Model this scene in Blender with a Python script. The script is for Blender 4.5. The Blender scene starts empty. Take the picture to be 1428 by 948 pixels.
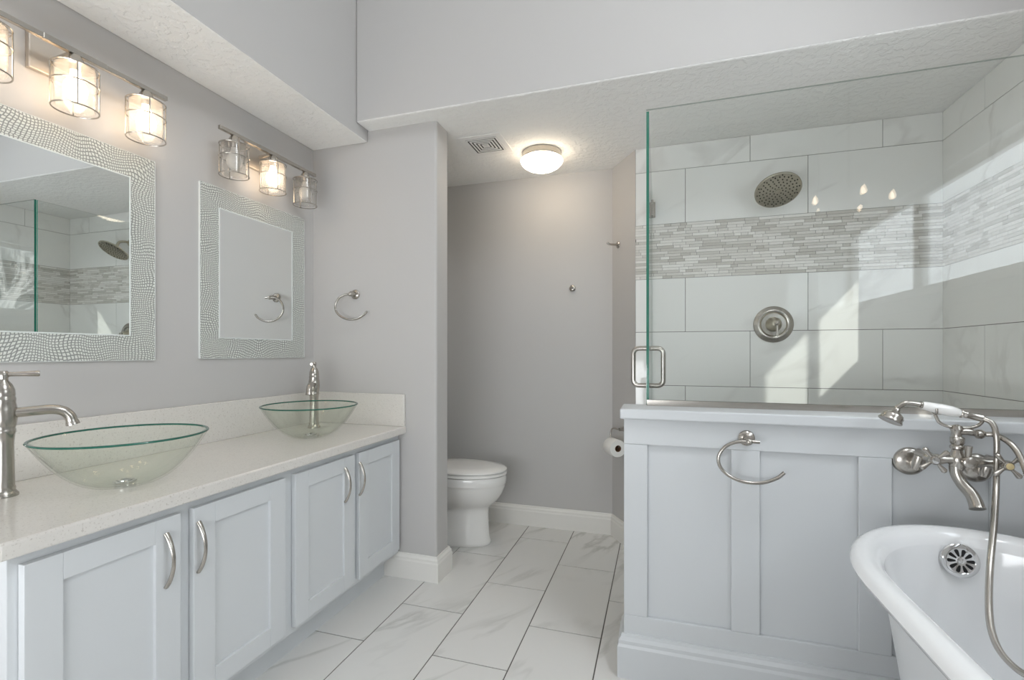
import bpy, bmesh, math, random
from mathutils import Vector, Matrix
random.seed(7)
C = bpy.context.scene.collection
SC = bpy.context.scene
PI = math.pi

# ------------------------------------------------------------------ camera, world, lights, exposure
FPX, YAW, CAMH, HORIZON = 660.2, math.radians(17.23), 1.175, 491.5
cam_d = bpy.data.cameras.new('camera'); cam = bpy.data.objects.new('camera', cam_d); C.objects.link(cam)
cam_d.sensor_width = 36.0; cam_d.lens = FPX / 1428 * 36.0
cam_d.shift_y = (HORIZON - 474) / 1428
cam_d.clip_start = 0.02
cam.location = (0, 0, CAMH); cam.rotation_euler = (PI / 2, 0, YAW)
SC.camera = cam

w = bpy.data.worlds.new('sky'); SC.world = w; w.use_nodes = True
w.node_tree.nodes['Background'].inputs[0].default_value = (0.88, 0.93, 1.0, 1)
w.node_tree.nodes['Background'].inputs[1].default_value = 4.2

def area(name, loc, rot, sx, sy, power, color):
    l = bpy.data.lights.new(name, 'AREA'); l.shape = 'RECTANGLE'; l.size = sx; l.size_y = sy
    l.energy = power; l.color = color
    o = bpy.data.objects.new(name, l); C.objects.link(o); o.location = loc; o.rotation_euler = rot
    return o
area('ceiling_fill', (0.75, 0.66, 3.22), (0, math.radians(42), 0), 0.9, 0.75, 21, (0.92, 0.96, 1.0))  # added fill lamp under the high ceiling; no skylight is built there
area('rear_fill', (-0.86, -0.93, 0.95), (PI / 2 + 0.6, 0, 0), 1.5, 1.1, 29, (0.94, 0.97, 1.0))  # added fill lamp behind the camera; the rear wall has no window
sun_d = bpy.data.lights.new('sun', 'SUN'); sun_d.energy = 2.2; sun_d.angle = math.radians(0.6); sun_d.color = (1, 0.97, 0.92)
sun = bpy.data.objects.new('sun', sun_d); C.objects.link(sun)
sun.location = (3, -2, 5)
SUNDIR = Vector((-0.27, 1.0, -0.31))
sun.rotation_euler = SUNDIR.to_track_quat('-Z', 'Y').to_euler()

SC.view_settings.view_transform = 'Standard'
SC.view_settings.look = 'None'
SC.view_settings.gamma = 1.0
SC.view_settings.exposure = 0.62
SC.view_settings.use_curve_mapping = False

# ------------------------------------------------------------------ materials
def lin(r, g, b):
    f = lambda c: (c / 255 / 12.92) if c / 255 <= 0.04045 else ((c / 255 + 0.055) / 1.055) ** 2.4
    return (f(r), f(g), f(b), 1)

def nm(name):
    m = bpy.data.materials.new(name); m.use_nodes = True
    return m, m.node_tree, m.node_tree.nodes['Principled BSDF']

def pmat(name, col, rough=0.5, metal=0.0, bump=None, var=None, coat=0, emit=None):
    m, t, b = nm(name)
    b.inputs['Base Color'].default_value = col
    b.inputs['Roughness'].default_value = rough
    b.inputs['Metallic'].default_value = metal
    if coat: b.inputs['Coat Weight'].default_value = coat
    geo = t.nodes.new('ShaderNodeNewGeometry')
    if var:
        n = t.nodes.new('ShaderNodeTexNoise'); n.inputs['Scale'].default_value = var[0]; n.inputs['Detail'].default_value = 4
        t.links.new(geo.outputs['Position'], n.inputs['Vector'])
        mx = t.nodes.new('ShaderNodeMix'); mx.data_type = 'RGBA'
        mx.inputs[6].default_value = col; mx.inputs[7].default_value = var[1]
        t.links.new(n.outputs['Fac'], mx.inputs[0]); t.links.new(mx.outputs[2], b.inputs['Base Color'])
    if bump:
        n = t.nodes.new('ShaderNodeTexNoise'); n.inputs['Scale'].default_value = bump[0]; n.inputs['Detail'].default_value = 3
        t.links.new(geo.outputs['Position'], n.inputs['Vector'])
        src = n.outputs['Fac']
        if len(bump) > 3:
            r = t.nodes.new('ShaderNodeValToRGB'); r.color_ramp.elements[0].position = 0.46; r.color_ramp.elements[1].position = 0.56
            t.links.new(src, r.inputs[0]); src = r.outputs[0]
        bp = t.nodes.new('ShaderNodeBump'); bp.inputs['Strength'].default_value = bump[1]; bp.inputs['Distance'].default_value = bump[2]
        t.links.new(src, bp.inputs['Height']); t.links.new(bp.outputs[0], b.inputs['Normal'])
    if emit:
        b.inputs['Emission Color'].default_value = emit[0]; b.inputs['Emission Strength'].default_value = emit[1]
    return m

def marble(name, base, vein, rough, scale=1.0, strength=0.6, rot=(0, 0, 0)):
    m, t, b = nm(name); N = t.nodes; L = t.links
    geo = N.new('ShaderNodeNewGeometry')
    at = N.new('ShaderNodeAttribute'); at.attribute_name = 'tile_random'
    cmb = N.new('ShaderNodeVectorMath'); cmb.operation = 'MULTIPLY'; cmb.inputs[1].default_value = (17.3, 31.7, 23.9)
    L.new(at.outputs['Fac'], cmb.inputs[0])
    add = N.new('ShaderNodeVectorMath'); add.operation = 'ADD'
    L.new(geo.outputs['Position'], add.inputs[0]); L.new(cmb.outputs[0], add.inputs[1])
    mp = N.new('ShaderNodeMapping'); mp.vector_type = 'TEXTURE'; mp.inputs['Rotation'].default_value = rot; mp.inputs['Scale'].default_value = (1.5 / scale, 0.45 / scale, 0.45 / scale)
    L.new(add.outputs[0], mp.inputs[0])
    n = N.new('ShaderNodeTexNoise'); n.inputs['Scale'].default_value = 1.5; n.inputs['Detail'].default_value = 6; n.inputs['Roughness'].default_value = 0.5; n.inputs['Distortion'].default_value = 0.6
    L.new(mp.outputs[0], n.inputs['Vector'])
    s = N.new('ShaderNodeMath'); s.operation = 'SUBTRACT'; s.inputs[1].default_value = 0.5; L.new(n.outputs['Fac'], s.inputs[0])
    a = N.new('ShaderNodeMath'); a.operation = 'ABSOLUTE'; L.new(s.outputs[0], a.inputs[0])
    r = N.new('ShaderNodeValToRGB'); e = r.color_ramp.elements
    e[0].position = 0.0; e[0].color = (strength, strength, strength, 1); e[1].position = 0.036; e[1].color = (0, 0, 0, 1)
    L.new(a.outputs[0], r.inputs[0])
    n2 = N.new('ShaderNodeTexNoise'); n2.inputs['Scale'].default_value = 2.3; L.new(add.outputs[0], n2.inputs['Vector'])
    r2 = N.new('ShaderNodeValToRGB'); r2.color_ramp.elements[0].position = 0.42; r2.color_ramp.elements[1].position = 0.68
    L.new(n2.outputs['Fac'], r2.inputs[0])
    mu = N.new('ShaderNodeMath'); mu.operation = 'MULTIPLY'; L.new(r.outputs[0], mu.inputs[0]); L.new(r2.outputs[0], mu.inputs[1])
    mx = N.new('ShaderNodeMix'); mx.data_type = 'RGBA'; mx.inputs[6].default_value = base; mx.inputs[7].default_value = vein
    L.new(mu.outputs[0], mx.inputs[0]); L.new(mx.outputs[2], b.inputs['Base Color'])
    b.inputs['Roughness'].default_value = rough
    return m

def mosaic_mat(name):
    m, t, b = nm(name); N = t.nodes; L = t.links
    at = N.new('ShaderNodeAttribute'); at.attribute_name = 'tile_random'
    r = N.new('ShaderNodeValToRGB'); e = r.color_ramp.elements
    e[0].position = 0; e[0].color = lin(204, 200, 192); e[1].position = 1; e[1].color = lin(248, 246, 241)
    for p, c in ((0.3, lin(222, 219, 212)), (0.55, lin(232, 229, 223)), (0.8, lin(240, 237, 232))):
        k = e.new(p); k.color = c
    L.new(at.outputs['Fac'], r.inputs[0])
    geo = N.new('ShaderNodeNewGeometry')
    n = N.new('ShaderNodeTexNoise'); n.inputs['Scale'].default_value = 60; L.new(geo.outputs['Position'], n.inputs['Vector'])
    mx = N.new('ShaderNodeMix'); mx.data_type = 'RGBA'; mx.blend_type = 'MULTIPLY'; mx.inputs[0].default_value = 0.1
    L.new(r.outputs[0], mx.inputs[6]); L.new(n.outputs['Fac'], mx.inputs[7]); L.new(mx.outputs[2], b.inputs['Base Color'])
    b.inputs['Roughness'].default_value = 0.22
    return m

def glass(name, tint, refl=1.0, rough=0.0, f0=0.04):
    """thin clear glass: straight-through transmission plus Schlick reflection"""
    m = bpy.data.materials.new(name); m.use_nodes = True; t = m.node_tree; N = t.nodes; L = t.links
    N.remove(N['Principled BSDF'])
    tr = N.new('ShaderNodeBsdfTransparent'); tr.inputs[0].default_value = tint
    gl = N.new('ShaderNodeBsdfGlossy'); gl.inputs['Roughness'].default_value = rough
    lw = N.new('ShaderNodeLayerWeight'); lw.inputs['Blend'].default_value = 0.5
    p = N.new('ShaderNodeMath'); p.operation = 'POWER'; p.inputs[1].default_value = 5; L.new(lw.outputs['Facing'], p.inputs[0])
    mm = N.new('ShaderNodeMath'); mm.operation = 'MULTIPLY_ADD'; mm.inputs[1].default_value = (1 - f0) * refl; mm.inputs[2].default_value = f0 * refl
    L.new(p.outputs[0], mm.inputs[0])
    mx = N.new('ShaderNodeMixShader'); L.new(mm.outputs[0], mx.inputs[0]); L.new(tr.outputs[0], mx.inputs[1]); L.new(gl.outputs[0], mx.inputs[2])
    L.new(mx.outputs[0], N['Material Output'].inputs[0])
    return m

def lamp_glass(name):
    """clear ribbed glass that scatters part of the bulb's light"""
    m = glass(name, (0.97, 0.965, 0.955, 1), 1.2, 0.1); t = m.node_tree; N = t.nodes; L = t.links
    out = N['Material Output']; src = out.inputs[0].links[0].from_socket
    tl = N.new('ShaderNodeBsdfTranslucent'); tl.inputs[0].default_value = (0.93, 0.92, 0.90, 1)
    df = N.new('ShaderNodeBsdfDiffuse'); df.inputs[0].default_value = (0.93, 0.92, 0.90, 1)
    m1 = N.new('ShaderNodeMixShader'); m1.inputs[0].default_value = 0.4; L.new(tl.outputs[0], m1.inputs[1]); L.new(df.outputs[0], m1.inputs[2])
    m2 = N.new('ShaderNodeMixShader'); m2.inputs[0].default_value = 0.13; L.new(src, m2.inputs[1]); L.new(m1.outputs[0], m2.inputs[2])
    L.new(m2.outputs[0], out.inputs[0])
    return m

def frame_mosaic(name):
    """mirror frame: pale dots set in curved rows over a grey ground"""
    m, t, b = nm(name); N = t.nodes; L = t.links
    geo = N.new('ShaderNodeNewGeometry')
    n = N.new('ShaderNodeTexNoise'); n.inputs['Scale'].default_value = 9; n.inputs['Detail'].default_value = 0
    L.new(geo.outputs['Position'], n.inputs['Vector'])
    sc = N.new('ShaderNodeVectorMath'); sc.operation = 'MULTIPLY_ADD'; sc.inputs[1].default_value = (0, 0.06, 0.06)
    L.new(n.outputs['Color'], sc.inputs[0]); L.new(geo.outputs['Position'], sc.inputs[2])
    fl = N.new('ShaderNodeVectorMath'); fl.operation = 'MULTIPLY'; fl.inputs[1].default_value = (0, 1, 1); L.new(sc.outputs[0], fl.inputs[0])
    v = N.new('ShaderNodeTexVoronoi'); v.feature = 'DISTANCE_TO_EDGE'; v.inputs['Scale'].default_value = 118; v.inputs['Randomness'].default_value = 0.28
    L.new(fl.outputs[0], v.inputs['Vector'])
    r = N.new('ShaderNodeValToRGB'); r.color_ramp.elements[0].position = 0.10; r.color_ramp.elements[1].position = 0.2
    L.new(v.outputs['Distance'], r.inputs[0])
    mx = N.new('ShaderNodeMix'); mx.data_type = 'RGBA'; mx.inputs[6].default_value = lin(148, 150, 146); mx.inputs[7].default_value = lin(226, 228, 222)
    L.new(r.outputs[0], mx.inputs[0]); L.new(mx.outputs[2], b.inputs['Base Color'])
    b.inputs['Roughness'].default_value = 0.25
    bp = N.new('ShaderNodeBump'); bp.inputs['Strength'].default_value = 0.3; bp.inputs['Distance'].default_value = 0.001
    L.new(r.outputs[0], bp.inputs['Height']); L.new(bp.outputs[0], b.inputs['Normal'])
    return m

def quartz(name):
    m, t, b = nm(name); N = t.nodes; L = t.links
    geo = N.new('ShaderNodeNewGeometry')
    n = N.new('ShaderNodeTexNoise'); n.inputs['Scale'].default_value = 190; n.inputs['Detail'].default_value = 2; L.new(geo.outputs['Position'], n.inputs['Vector'])
    r = N.new('ShaderNodeValToRGB'); e = r.color_ramp.elements
    e[0].position = 0.30; e[0].color = lin(206, 200, 192); e[1].position = 0.40; e[1].color = lin(229, 225, 219)
    L.new(n.outputs['Fac'], r.inputs[0])
    n2 = N.new('ShaderNodeTexNoise'); n2.inputs['Scale'].default_value = 70; L.new(geo.outputs['Position'], n2.inputs['Vector'])
    mx = N.new('ShaderNodeMix'); mx.data_type = 'RGBA'; mx.blend_type = 'MULTIPLY'; mx.inputs[0].default_value = 0.08
    L.new(r.outputs[0], mx.inputs[6]); L.new(n2.outputs['Fac'], mx.inputs[7]); L.new(mx.outputs[2], b.inputs['Base Color'])
    b.inputs['Roughness'].default_value = 0.16
    return m

M = dict(
    wall=pmat('grey_wall_paint', lin(198, 196, 194), 0.6, bump=(180, 0.06, 0.001)),
    ceil=pmat('textured_white_ceiling', lin(247, 246, 243), 0.8, bump=(30, 0.5, 0.004, 1)),
    white=pmat('white_trim_paint', lin(207, 210, 212), 0.35),
    cab=pmat('white_cabinet_paint', lin(217, 220, 222), 0.4),
    gap=pmat('dark_gap', lin(48, 46, 45), 0.8),
    floor_tile=marble('white_marble_floor_tile', lin(226, 225, 222), lin(172, 172, 166), 0.22, 1.0, 0.6, (0, 0, math.radians(62))),
    wall_tile=marble('white_marble_wall_tile', lin(243, 243, 240), lin(196, 193, 188), 0.06, 0.9, 0.5, (math.radians(25), math.radians(-32), 0)),
    grout=pmat('dark_grey_grout', lin(98, 94, 90), 0.85),
    mosaic=mosaic_mat('stacked_stone_mosaic'),
    vent_white=pmat('vent_white_plastic', lin(243, 241, 238), 0.5),
    plate=pmat('satin_nickel_plate', lin(206, 198, 188), 0.55, 1.0),
    needle=pmat('dark_evergreen_needles', lin(70, 80, 76), 0.9, bump=(9, 1.0, 0.15), var=(5, lin(104, 112, 112))),
    base_warm_lit=pmat('white_trim_paint_warm_lit', lin(238, 236, 231), 0.35),  # same white trim as the half wall; lighting difference put into the colour
    glass_top=glass('grey_polished_glass_edge', (0.62, 0.68, 0.65, 1), 1.0),
    grout_m=pmat('mosaic_grout', lin(170, 167, 160), 0.8),
    nickel=pmat('brushed_nickel', lin(188, 183, 176), 0.24, 1.0, bump=(400, 0.03, 0.0005)),
    nickel_d=pmat('antique_nickel', lin(188, 182, 166), 0.32, 1.0),
    chrome=pmat('polished_chrome', lin(222, 222, 222), 0.08, 1.0),
    hole=pmat('black_hole', lin(18, 18, 18), 0.7),
    porcelain=pmat('white_porcelain', lin(240, 239, 236), 0.08, coat=0.4),
    enamel=pmat('white_bath_enamel', lin(248, 249, 250), 0.1, coat=0.4),
    tubside=pmat('white_tub_exterior', lin(226, 228, 230), 0.3),
    glass=glass('clear_shower_glass', (0.978, 0.988, 0.982, 1), 1.0),
    glass_edge=pmat('green_glass_edge', lin(38, 128, 108), 0.12),
    bowl=glass('green_tinted_bowl_glass', (0.977, 0.991, 0.968, 1), 0.75),
    bowl_rim=pmat('bowl_glass_rim', lin(30, 98, 82), 0.08),
    lampglass=lamp_glass('ribbed_lamp_glass'),
    pane=glass('window_glass', (0.97, 0.985, 0.98, 1), 1.0),
    mirror=pmat('mirror_silver', lin(240, 243, 242), 0.0, 1.0),
    mframe=frame_mosaic('mirror_frame_mosaic'),
    bevel=pmat('mirror_bevel_edge', lin(232, 236, 234), 0.15),
    bulb_on=pmat('lit_bulb', (1, 0.85, 0.65, 1), 0.4, emit=((1.0, 0.78, 0.56, 1), 7.8)),
    bulb_off=pmat('unlit_frosted_bulb', lin(226, 222, 216), 0.3),
    dome=pmat('lit_frosted_dome', (1, 0.95, 0.85, 1), 0.4, emit=((1.0, 0.84, 0.64, 1), 7.8)),
    quartz=quartz('white_quartz'),
    paper=pmat('white_tissue_paper', lin(240, 238, 234), 0.9, bump=(120, 0.1, 0.001)),
    card=pmat('brown_cardboard_core', lin(128, 96, 70), 0.9),
    bark=pmat('pale_bark', lin(225, 222, 216), 0.9, bump=(40, 0.4, 0.01)),
    crystal=glass('clear_crystal', (0.97, 0.97, 0.97, 1), 1.6),
    brass=pmat('yellow_centre', lin(214, 196, 150), 0.3),
)

# ------------------------------------------------------------------ mesh builder
WLOC = {}
class MB:
    def __init__(s): s.v = []; s.f = []; s.m = []; s.r = []; s.sm = []
    def add(s, vs, fs, mat=0, rnd=0.0, smooth=False):
        o = len(s.v); s.v += [tuple(v) for v in vs]
        for f in fs:
            s.f.append([i + o for i in f]); s.m.append(mat); s.r.append(rnd); s.sm.append(smooth)
        return s
    def box(s, x0, x1, y0, y1, z0, z1, mat=0, rnd=0.0):
        vs = [(x, y, z) for x in (x0, x1) for y in (y0, y1) for z in (z0, z1)]
        return s.add(vs, [(0, 1, 3, 2), (4, 6, 7, 5), (0, 4, 5, 1), (2, 3, 7, 6), (0, 2, 6, 4), (1, 5, 7, 3)], mat, rnd)
    def rings(s, rings, closed=True, cap0=True, cap1=True, mat=0, smooth=True):
        n = len(rings[0]); vs = [p for r in rings for p in r]; fs = []
        for i in range(len(rings) - 1):
            for j in range(n if closed else n - 1):
                k = (j + 1) % n
                fs.append((i * n + j, i * n + k, (i + 1) * n + k, (i + 1) * n + j))
        if cap0: fs.append(tuple(reversed(range(n))))
        if cap1: fs.append(tuple((len(rings) - 1) * n + j for j in range(n)))
        return s.add(vs, fs, mat, 0, smooth)
    def lathe(s, prof, loc=(0, 0, 0), axis=(0, 0, 1), n=28, mat=0, cap0=True, cap1=True):
        """prof = [(r, h)] along axis from loc"""
        q = Vector(axis).normalized().to_track_quat('Z', 'Y'); L = Vector(loc)
        R = []
        for r, h in prof:
            R.append([L + q @ Vector((r * math.cos(2 * PI * j / n), r * math.sin(2 * PI * j / n), h)) for j in range(n)])
        return s.rings(R, True, cap0, cap1, mat)
    def tube(s, pts, rad, n=10, closed=False, mat=0, flat=1.0):
        P = [Vector(p) for p in pts]; k = len(P)
        rad = rad if isinstance(rad, (list, tuple)) else [rad] * k
        R = []; up = None
        for i in range(k):
            a = P[(i - 1) % k] if (closed or i > 0) else P[i]
            b = P[(i + 1) % k] if (closed or i < k - 1) else P[i]
            t = (b - a).normalized()
            if up is None:
                up = Vector((0, 0, 1)) if abs(t.z) < 0.9 else Vector((1, 0, 0))
            x = t.cross(up)
            if x.length < 1e-5: x = t.orthogonal()
            x.normalize(); y = x.cross(t).normalized(); up = y
            R.append([P[i] + rad[i] * (x * math.cos(2 * PI * j / n) + y * math.sin(2 * PI * j / n) * flat) for j in range(n)])
        if closed:
            R.append(R[0]); return s.rings(R, True, False, False, mat)
        return s.rings(R, True, True, True, mat)
    def sphere(s, c, r, n=14, mat=0, sz=1.0):
        prof = [(max(r * math.sin(PI * i / n), 1e-5), -r * sz * math.cos(PI * i / n)) for i in range(n + 1)]
        return s.lathe(prof, c, (0, 0, 1), 2 * n, mat, False, False)
    def prism(s, poly, axis, a0, a1, mat=0):
        """poly in the two other axes, extruded along axis 'x','y','z'"""
        def mk(p, a):
            return {'x': (a, p[0], p[1]), 'y': (p[0], a, p[1]), 'z': (p[0], p[1], a)}[axis]
        n = len(poly); vs = [mk(p, a0) for p in poly] + [mk(p, a1) for p in poly]
        fs = [tuple(range(n)), tuple(reversed(range(n, 2 * n)))] + [(i, i + n, (i + 1) % n + n, (i + 1) % n) for i in range(n)]
        return s.add(vs, fs, mat)
    def sweep(s, path, prof, side=1, mat=0):
        """profile [(offset, z)] swept with mitres along a floor path; offset to the side (+1 = left of travel)"""
        P = [Vector((p[0], p[1])) for p in path]; R = []
        for i in range(len(P)):
            ds = []
            if i > 0: ds.append((P[i] - P[i - 1]).normalized())
            if i < len(P) - 1: ds.append((P[i + 1] - P[i]).normalized())
            ns = [Vector((-d.y, d.x)) * side for d in ds]
            n = ns[0] if len(ns) == 1 else (ns[0] + ns[1]).normalized() / max(0.3, (ns[0] + ns[1]).normalized().dot(ns[0]))
            R.append([(P[i].x + n.x * o, P[i].y + n.y * o, z) for o, z in prof])
        return s.rings(R, True, True, True, mat, False)
    def build(s, name, mats, parent=None, bevel=0, seg=2, auto=True, subsurf=0):
        mats = mats if isinstance(mats, (list, tuple)) else [mats]
        if parent is not None: o3 = WLOC[parent.name]
        else:
            xs, ys, zs = zip(*s.v); o3 = Vector(((min(xs) + max(xs)) / 2, (min(ys) + max(ys)) / 2, min(zs)))
        me = bpy.data.meshes.new(name)
        me.from_pydata([(v[0] - o3.x, v[1] - o3.y, v[2] - o3.z) for v in s.v], [], s.f)
        for mm in mats: me.materials.append(mm)
        me.polygons.foreach_set('material_index', s.m); me.polygons.foreach_set('use_smooth', s.sm)
        at = me.attributes.new('tile_random', 'FLOAT', 'FACE'); at.data.foreach_set('value', s.r)
        bm = bmesh.new(); bm.from_mesh(me); bmesh.ops.recalc_face_normals(bm, faces=bm.faces); bm.to_mesh(me); bm.free()
        if any(s.sm) and auto:
            try: me.set_sharp_from_angle(angle=math.radians(42))
            except Exception: pass
        o = bpy.data.objects.new(name, me); C.objects.link(o)
        if parent is not None: o.parent = parent
        else: o.location = o3
        WLOC[o.name] = o3.copy()
        if bevel:
            b = o.modifiers.new('bevel', 'BEVEL'); b.width = bevel; b.segments = seg; b.limit_method = 'ANGLE'; b.angle_limit = math.radians(50)
        if subsurf:
            b = o.modifiers.new('subsurf', 'SUBSURF'); b.levels = b.render_levels = subsurf
        return o

def tag(o, label=None, cat=None, group=None, kind=None):
    if label: o['label'] = label
    if cat: o['category'] = cat
    if group: o['group'] = group
    if kind: o['kind'] = kind
    return o
def thing(name, loc, label, cat, group=None):
    o = bpy.data.objects.new(name, None); C.objects.link(o); o.location = loc; o.empty_display_size = 0.05
    WLOC[o.name] = Vector(loc)
    return tag(o, label, cat, group)
def struct(o, label=None): return tag(o, label, None, None, 'structure')
def copy_tree(o, parent=None):
    c = o.copy(); C.objects.link(c); WLOC[c.name] = WLOC[o.name].copy()
    if parent is not None: c.parent = parent
    for ch in list(o.children): copy_tree(ch, c)
    return c
def smooth_path(pts, n=8, closed=False):
    P = [Vector(p) for p in pts]; k = len(P); out = []
    for i in range(k if closed else k - 1):
        p0 = P[(i - 1) % k] if (closed or i > 0) else P[i] * 2 - P[i + 1]
        p1 = P[i]; p2 = P[(i + 1) % k]
        p3 = P[(i + 2) % k] if (closed or i + 2 < k) else P[i + 1] * 2 - P[i]
        for j in range(n):
            t = j / n
            out.append(0.5 * ((2 * p1) + (p2 - p0) * t + (2 * p0 - 5 * p1 + 4 * p2 - p3) * t * t + (3 * p1 - p0 - 3 * p2 + p3) * t ** 3))
    if not closed: out.append(P[-1])
    return out

# ------------------------------------------------------------------ room shell
XL, XR, YP, YB, YSH = -1.85, 1.344, 2.205, 3.115, 2.865
ZA, ZS, ZC = 2.365, 2.305, 3.3            # alcove ceiling, soffit underside, high ceiling
YR = -1.0
XS, YBK = -1.496, 2.098                    # faces of the two upper walls
XP, YP2 = -1.09, 2.345
AX, AY = (-0.287, 3.115), (-0.131, 2.865)  # slanted wall between toilet alcove and shower

# floor: marble tiles, running bond along y
fl = MB(); fl.box(XL - 0.1, XR + 0.1, YR - 0.1, YB + 0.1, -0.06, -0.002, 1)
s, x0 = 0.3075, -1.149; g = 0.0024
for k in range(-3, 9):
    ph = 1.968 if k % 2 == 0 else 1.665
    for j in range(-6, 3):
        a, b = ph + 0.6125 * j, ph + 0.6125 * (j + 1)
        xa, xb = x0 + k * s, x0 + (k + 1) * s
        xa, xb, a, b = max(xa, XL - 0.05), min(xb, XR + 0.05), max(a, YR - 0.05), min(b, YB + 0.05)
        if xb - xa > 0.02 and b - a > 0.02:
            fl.box(xa + g, xb - g, a + g, b - g, -0.004, 0.0, 0, random.random())
struct(fl.build('floor', [M['floor_tile'], M['grout']]))

struct(MB().box(XL - 0.12, XL, YR - 0.12, YP + 0.01, 0, ZC).build('wall_left', M['wall']))
struct(MB().box(XL - 0.12, -1.65, YP2, YB + 0.12, 0, ZA + 0.1).build('wall_alcove_left', M['wall']))
struct(MB().box(XL - 0.12, XP, YP, YP2, 0, ZA + 0.02).build('wall_partition', M['wall'], bevel=0.012, seg=3))
struct(MB().box(-1.65, AX[0], YB, YB + 0.12, 0, ZA + 0.02).build('wall_back', M['wall']))
struct(MB().prism([AX, (AX[0], YB + 0.12), (AY[0], YB + 0.12), AY], 'z', 0, ZA + 0.02).build('wall_slanted', M['wall']))
struct(MB().box(XL - 0.12, XR + 0.15, YR - 0.12, YR, 0, ZC).build('wall_rear', M['wall']))
struct(MB().box(XL - 0.12, XR + 0.15, YR - 0.12, YB + 0.12, ZC, ZC + 0.1).build('ceiling', M['ceil']))
# dropped soffit over the vanity and the low ceiling over alcove and shower
def two(mb, zlim):    # underside = ceiling paint
    for i, f in enumerate(mb.f):
        if all(abs(mb.v[k][2] - zlim) < 1e-6 for k in f): mb.m[i] = 1
    return mb
struct(two(MB().box(XL, XS, YR, YP, ZS, ZC), ZS).build('wall_upper_left', [M['wall'], M['ceil']], bevel=0.006))
struct(two(MB().box(XS, XR + 0.02, YBK, YB + 0.12, ZA, ZC), ZA).build('wall_upper_back', [M['wall'], M['ceil']], bevel=0.01, seg=3))
struct(MB().box(XL, XS, YP, YB + 0.12, ZA, ZA + 0.1).build('ceiling_alcove', M['ceil']))

# right wall with the window over the tub
WY0, WY1, WZ0, WZ1 = -0.35, 1.60, 1.50, 2.06
rw = MB()
rw.box(XR, XR + 0.08, YR - 0.12, WY0, 0, ZC); rw.box(XR, XR + 0.08, WY1, YB + 0.12, 0, ZC)
rw.box(XR, XR + 0.08, WY0, WY1, 0, WZ0); rw.box(XR, XR + 0.08, WY0, WY1, WZ1, ZC)
struct(rw.build('wall_right', M['wall']))
wf = MB(); cw = 0.075
for a, b, c, d in ((WY0 - cw, WY1 + cw, WZ1, WZ1 + cw), (WY0 - cw - 0.02, WY1 + cw + 0.02, WZ0 - 0.03, WZ0), (WY0 - cw, WY1 + cw, WZ0 - 0.1, WZ0 - 0.03), (WY0 - cw, WY0, WZ0, WZ1), (WY1, WY1 + cw, WZ0, WZ1)):
    wf.box(XR - (0.045 if d == WZ0 else 0.02), XR - 0.0005, a, b, c, d)
win = struct(wf.build('window_1', M['white'], bevel=0.004))
sa = MB(); x0w, x1w = XR + 0.03, XR + 0.06
for a, b, c, d in ((WY0, WY1, WZ0, WZ0 + 0.035), (WY0, WY1, WZ1 - 0.035, WZ1), (WY0, WY0 + 0.035, WZ0 + 0.035, WZ1 - 0.035), (WY1 - 0.035, WY1, WZ0 + 0.035, WZ1 - 0.035), (0.56, 0.66, WZ0 + 0.035, WZ1 - 0.035)):
    sa.box(x0w, x1w, a, b, c, d)
sa.build('window_sash', M['white'], win)
MB().box(XR + 0.043, XR + 0.047, WY0 + 0.03, WY1 - 0.03, WZ0 + 0.03, WZ1 - 0.03).build('window_pane', M['pane'], win)

# shower tile: rows of 12 x 24 tiles with a stone mosaic band
def tile_wall(name, u0, u1, z0, z1, place, phA, phB):
    mb = MB()
    def put(ua, ub, za, zb, mat, rnd, d, gg):
        ua, ub, za, zb = max(ua, u0) + gg, min(ub, u1) - gg, max(za, z0) + gg, min(zb, z1) - gg
        if ub - ua < 0.004 or zb - za < 0.004: return
        c = [(ua, za), (ub, za), (ub, zb), (ua, zb)]
        vs = [place(u, z, 0.0) for u, z in c] + [place(u, z, d) for u, z in c]
        mb.add(vs, [(4, 5, 6, 7), (0, 1, 5, 4), (1, 2, 6, 5), (2, 3, 7, 6), (3, 0, 4, 7)], mat, rnd)
    c = [(u0, z0), (u1, z0), (u1, z1), (u0, z1)]
    mb.add([place(u, z, 0.0005) for u, z in c] + [place(u, z, -0.012) for u, z in c], [(0, 1, 2, 3), (7, 6, 5, 4), (0, 4, 5, 1), (1, 5, 6, 2), (2, 6, 7, 3), (3, 7, 4, 0)], 1)
    zs = [(1.915 + 0.3075 * i, 1.915 + 0.3075 * (i + 1), i % 2) for i in range(0, 2)] + [(1.601 - 0.3075 * (i + 1), 1.601 - 0.3075 * i, i % 2) for i in range(0, 7)]
    for za, zb, par in zs:
        if zb < z0 or za > z1: continue
        ph = phA if par == 0 else phB
        for k in range(-8, 9):
            put(ph + k * 0.6125, ph + (k + 1) * 0.6125, za, zb, 0, random.random(), 0.004, 0.0014)
    nr = 20; hh = (1.915 - 1.601) / nr
    for i in range(nr):
        u = u0 - random.random() * 0.06
        while u < u1:
            L = random.choice((0.035, 0.05, 0.07, 0.09, 0.12, 0.15))
            put(u, u + L, 1.601 + i * hh, 1.601 + (i + 1) * hh, 2, random.random(), 0.0035 + random.random() * 0.0015, 0.0007)
            u += L
    return struct(mb.build(name, [M['wall_tile'], M['grout'], M['mosaic']]))
tile_wall('wall_shower_back', AY[0] - 0.0, XR, 0.0, ZA, lambda u, z, d: (u, YSH + 0.004 - d, z), 0.144, 0.478)
tile_wall('wall_shower_right', 1.905, YSH, 0.0, ZA, lambda u, z, d: (XR + 0.004 - d - 0.004, u, z), 2.2525, 2.55)
struct(MB().box(AY[0], XR + 0.1, YSH + 0.017, YB + 0.1, 0, ZA).build('wall_behind_shower', M['wall']))

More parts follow.
